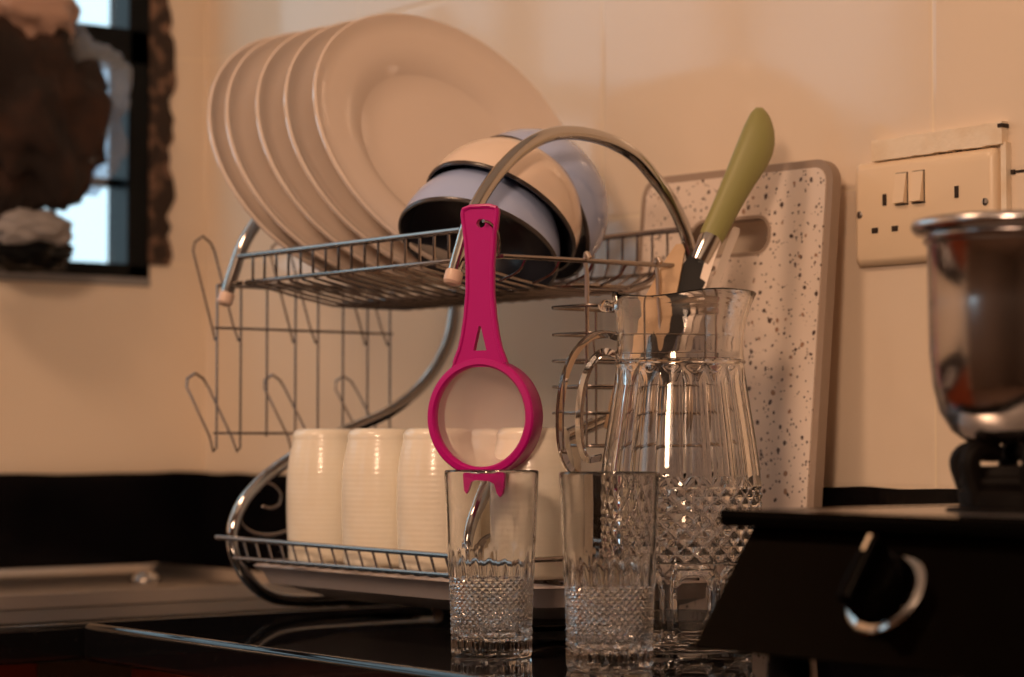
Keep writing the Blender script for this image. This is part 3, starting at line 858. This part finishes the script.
# ------------------------------------------------------------------ glass pitcher
def pitcher():
    O = Vector((1.111, -.234, .0004))
    t = thing('glass_pitcher', 'clear cut-glass water pitcher with a looped handle behind the tumblers', 'pitcher', O)
    H = .264; N = 288
    K = [(0, .0510), (.002, .0540), (.010, .0535), (.016, .0545), (.03, .0565), (.05, .0585), (.066, .0612), (.074, .0622), (.095, .0628), (.118, .0622), (.135, .0605), (.16, .0570), (.185, .0530), (.205, .0500), (.214, .0488), (.216, .0492), (.222, .0484), (.235, .0480), (.248, .0488), (.257, .0503), (.264, .0525)]
    def R(z):
        for (a, ra), (b, rb) in zip(K, K[1:]):
            if a <= z <= b:
                u = (z-a)/(b-a); return ra+(rb-ra)*u
        return K[-1][1]
    sp = math.atan2(.788, .6157)      # spout direction (to the wall side)
    zs = [i*H/230 for i in range(231)]
    outer = [(0, .002), (.030, .0018), (.044, .0004)] + [(R(z), z+.0002) for z in zs]
    inz = [.262, .255, .245, .23, .214, .20, .18, .16, .14, .12, .10, .08, .065, .05, .035, .024]
    inner = [(R(z)-(.0030 if z > .2 else .0036), z) for z in inz] + [(.046, .0165), (.035, .0135), (0, .0128)]
    outer.append((R(H)-.0012, H+.0012)); 
    NO = len(outer)
    def fr(a, i):
        d = 0; z = (outer+inner)[i][1]
        if 3 <= i < NO-1:
            if .0065 < z < .062:        # arched panels
                u = a/(2*pi)*9+.27; f_ = u-math.floor(u); x = abs(f_-.5)/.5
                # rounded window outline
                zc = (z-.034)/.027; e = (x/.80)**4+abs(zc)**4
                if e < 1: d -= .0042*min(1, (1-e)*2.2)
                elif e < 1.5: d += .0008
            elif .066 <= z < .121:      # diamond studs
                u = a/(2*pi)*28; v = (z-.066)/.0122*1.0
                h = min(tri(u+v), tri(u-v)); d -= .0034*(1-h)
            elif .121 <= z < .212:      # long flutes
                u = a/(2*pi)*18; f_ = (z-.121)/.091
                d -= .0019*(abs(sin(pi*u)))**.8*min(1, f_*10)*min(1, (1-f_)*7)
            elif .2145 < z < .2165: d += .0010
        if z > .225:
            k = ((z-.225)/.039); c = cos(a-sp)
            if c > 0: d += .0060*(c**9)*k**1.5
        return d
    mb = MB().lathe(outer+inner, N, fr=fr)
    # wavy lip: raise the spout side and dip beside it
    vs = []
    for v in mb.v:
        v = v.copy()
        if v.z > .225:
            a = math.atan2(v.y, v.x); c = cos(a-sp); k = (v.z-.225)/.039
            v.z += k*k*(.0050*max(0, c)**4 - .0026*cos(3*(a-sp)) + .0012)
        vs.append(v+O)
    mb.v = vs
    body = mb.build('pitcher_body', GLASS, t, angle=24)
    # handle: camera-left side, opposite the spout
    hd = Vector((-cos(sp), -sin(sp), 0))
    path = [(.0465, .2270), (.0560, .2300), (.0650, .2280), (.0740, .2180), (.0805, .2020), (.0835, .1830), (.0840, .1650), (.0825, .1500), (.0780, .1390), (.0700, .1350), (.0580, .1370)]
    pts = crom([O + hd*r + Vector((0, 0, z)) for r, z in path], 6)
    m = len(pts); side = Vector((-hd.y, hd.x, 0)); vs = []; fs = []; n = 8
    for i, p in enumerate(pts):
        tg = (pts[min(m-1, i+1)]-pts[max(0, i-1)]).normalized(); nn = tg.cross(side).normalized()
        u = i/(m-1); wv = .0105-.0010*sin(pi*u); hv = .0100+.0015*sin(pi*u)
        for k in range(n):
            a = 2*pi*(k+.5)/n; vs.append(p + side*(wv*cos(a)) + nn*(hv*sin(a)))
    for i in range(m-1):
        for k in range(n): fs.append((i*n+k, i*n+(k+1) % n, (i+1)*n+(k+1) % n, (i+1)*n+k))
    fs += [tuple(range(n))[::-1], tuple((m-1)*n+k for k in range(n))]
    MB().add(vs, fs).build('handle', GLASS, t, angle=25)
    # thumb nub on the rim above the handle
    c = O + hd*.0555 + Vector((0, 0, .2585))
    b = bmesh.new(); bmesh.ops.create_uvsphere(b, u_segments=16, v_segments=10, radius=.0065)
    for v in b.verts: v.co = Vector((v.co.x*1.2, v.co.y*.9, v.co.z*.75)) + c
    MB().bm(b).build('thumb_rest', GLASS, t)
pitcher()

# ------------------------------------------------------------------ table-top gas stove
def stove():
    x0, x1, yb = 1.378, 2.08, -.09
    ZT = .114
    t = thing('gas_stove', 'black table-top gas stove with a round front knob on the worktop', 'stove', (x0, -.3, 0))
    # folded body with slanted front
    prof = [(-.482, .034), (-.432, .105), (yb-.01, .105), (yb-.01, .034)]
    def ext(prof, xa, xb):
        n = len(prof); vs = [(xa, y, z) for y, z in prof] + [(xb, y, z) for y, z in prof]
        return vs, [tuple(range(n))[::-1], tuple(range(n, 2*n))] + [(k, (k+1) % n, (k+1) % n+n, k+n) for k in range(n)]
    vs, fs = ext(prof, x0+.022, x1-.022); MB().add(vs, fs).build('body', BLACKEN, t, smooth=False)
    # front panel plate lying on the slanted face
    a = Vector((0, -.482, .034)); b_ = Vector((0, -.432, .105)); dn = (b_-a).normalized(); nn = Vector((0, -dn.z, dn.y))
    p0 = a+nn*.002; p1 = b_+nn*.002
    prof2 = [(p0.y, p0.z), (p1.y, p1.z), (b_.y, b_.z), (a.y, a.z)]
    vs, fs = ext(prof2, x0+.020, x1-.020); MB().add(vs, fs).build('front_panel', PANEL, t, smooth=False)
    # top plate with turned-down lip
    MB().box(x0+.002, x1-.002, -.440, yb, .1085, ZT, .0022).build('top_plate', STEEL, t)
    lp = MB(); lp.box(x0, x1, -.4445, -.4385, .1045, ZT-.0005, .002); lp.box(x0, x0+.026, -.4440, yb, .1075, ZT+.0005, .001); lp.box(x0, x1, -.4440, -.412, .1075, ZT+.0006, .001); lp.build('top_lip', BLACKEN, t)
    # knobs
    for kx in (1.529, 1.93):
        c = a.lerp(b_, .50); c.x = kx
        q = nn.to_track_quat('Z', 'Y').to_matrix().to_4x4(); M = Matrix.Translation(c+nn*.0022) @ q
        k = MB().lathe([(0, 0), (.0215, 0), (.0215, .010), (.0200, .018), (.0180, .0205), (0, .0205)], 40, M=M)
        ko = k.build('knob', BLACKEN, t)
        MB().lathe([(.0215, 0), (.0262, 0), (.0262, .0030), (.0240, .0046), (.0215, .0050)], 40, M=M, close=True).build('chrome_ring', CHROME, ko)
        g = MB(); g.v = []
        bx = MB().box(-.0050, .0050, -.0205, .0205, .018, .0310, .002); bx.v = [M @ v for v in bx.v]; bx.build('grip', BLACKEN, ko)
        ptr = MB().box(-.001, .001, .010, .0200, .0305, .0316); ptr.v = [M @ v for v in ptr.v]; ptr.build('pointer', WHITEPL, ko, smooth=False)
    for fx in (x0+.055, x1-.055):
        for fy in (-.44, -.12):
            MB().lathe([(0, 0), (.013, 0), (.0145, .004), (.0120, .0345), (0, .0345)], 20, M=Matrix.Translation((fx, fy, .0003))).build('foot', IRON, t)
    # burners and pan supports
    for bx_ in (1.506, 1.90):
        M = Matrix.Translation((bx_, -.318, ZT))
        MB().lathe([(0, 0), (.044, 0), (.044, .002), (.036, .003), (.037, .012), (.031, .016), (.033, .022), (.030, .027), (0, .028)], 40, M=M).build('burner', IRON, t)
        ps = MB(); ps.tube([(bx_+.032*cos(2*pi*k/40), -.318+.032*sin(2*pi*k/40), ZT+.018) for k in range(40)], .0035, 8, closed=True)
        for k in range(6):
            an = 2*pi*k/6+.35; c_, s_ = cos(an), sin(an)
            pth = [(bx_+.030*c_, -.318+.030*s_, ZT+.004), (bx_+.034*c_, -.318+.034*s_, ZT+.016), (bx_+.038*c_, -.318+.038*s_, ZT+.030), (bx_+.031*c_, -.318+.031*s_, ZT+.0365), (bx_+.018*c_, -.318+.018*s_, ZT+.0355)]
            ps.tube(crom(pth, 4), .0062, 8)
        ps.build('pan_support', IRON, t)
stove()

# stainless pot with rounded bottom and rolled rim
def pot():
    c = Vector((1.5060, -.318, .1545))
    t = thing('stainless_pot', 'small deep stainless steel pot with rolled rim on the gas stove', 'pot', c)
    o = [(0, 0), (.026, 0), (.030, .0008), (.0395, .0075), (.0470, .019), (.0510, .035), (.0530, .055), (.0535, .085), (.0540, .1235), (.0560, .1260), (.0605, .1265), (.0628, .1285), (.0635, .1315), (.0622, .1345), (.0590, .1352), (.0555, .1335), (.0530, .1270)]
    i = [(.0522, .1235), (.0518, .085), (.0512, .055), (.049, .035), (.045, .020), (.037, .009), (.028, .0022), (0, .002)]
    MB().lathe(o+i, 72, M=Matrix.Translation(c)).build('pot_body', POTSTEEL, t, angle=60)
    MB().lathe([(.0540, .1200), (.0560, .1212), (.0565, .1228), (.0545, .1242)], 72, M=Matrix.Translation(c)).build('neck_bead', POTSTEEL, t)
pot()

# ------------------------------------------------------------------ bag hanging in front of the window
def bag():
    t = thing('hanging_bag', 'crumpled plastic bag with dark brown contents hanging in front of the window', 'bag', (.06, -.25, .60))
    from mathutils import noise
    def blob(c, rad, amp, fr_, name, m, top=0., seed=0, nu=56, nv=40, cut=None):
        vs = []; fs = []
        for j in range(nv+1):
            ph = pi*j/nv
            for i in range(nu):
                a = 2*pi*i/nu
                d = Vector((sin(ph)*cos(a), sin(ph)*sin(a), cos(ph)))
                k = 1+amp*noise.fractal(d*fr_+Vector((seed, seed*2, 0)), 1.0, 2.1, 4)
                p = Vector((d.x*rad[0], d.y*rad[1], d.z*rad[2]))*k
                if cut and p.z > cut: p.z = cut+(p.z-cut)*.3
                vs.append(Vector(c)+p)
        for j in range(nv):
            for i in range(nu): fs.append((j*nu+i, j*nu+(i+1) % nu, (j+1)*nu+(i+1) % nu, (j+1)*nu+i))
        return MB().add(vs, fs).build(name, m, t, angle=70)
    blob((.075, -.276, .525), (.048, .092, .118), .34, 2.3, 'contents', CLOTH, seed=3.1)
    blob((.080, -.290, .640), (.040, .072, .050), .35, 2.0, 'bag_top', FILM, seed=6.3)
    blob((.075, -.275, .390), (.035, .055, .024), .25, 2.4, 'grey_cloth', GREYC, seed=1.3)
    blob((.070, -.275, .365), (.034, .060, .020), .25, 2.4, 'black_cloth', BLACKFR, seed=2.3)
    blob((.066, -.222, .530), (.030, .078, .095), .26, 2.2, 'clear_film', CLEARBAG, seed=8.7)
    MB().tube(crom([(.08, -.30, .68), (.075, -.295, .73), (.07, -.30, .80), (.03, -.30, .90), (-.012, -.30, 1.045)], 5), [.016]*3+[.010]*5+[.006]*13, 10).build('gathered_neck', FILM, t)
bag()
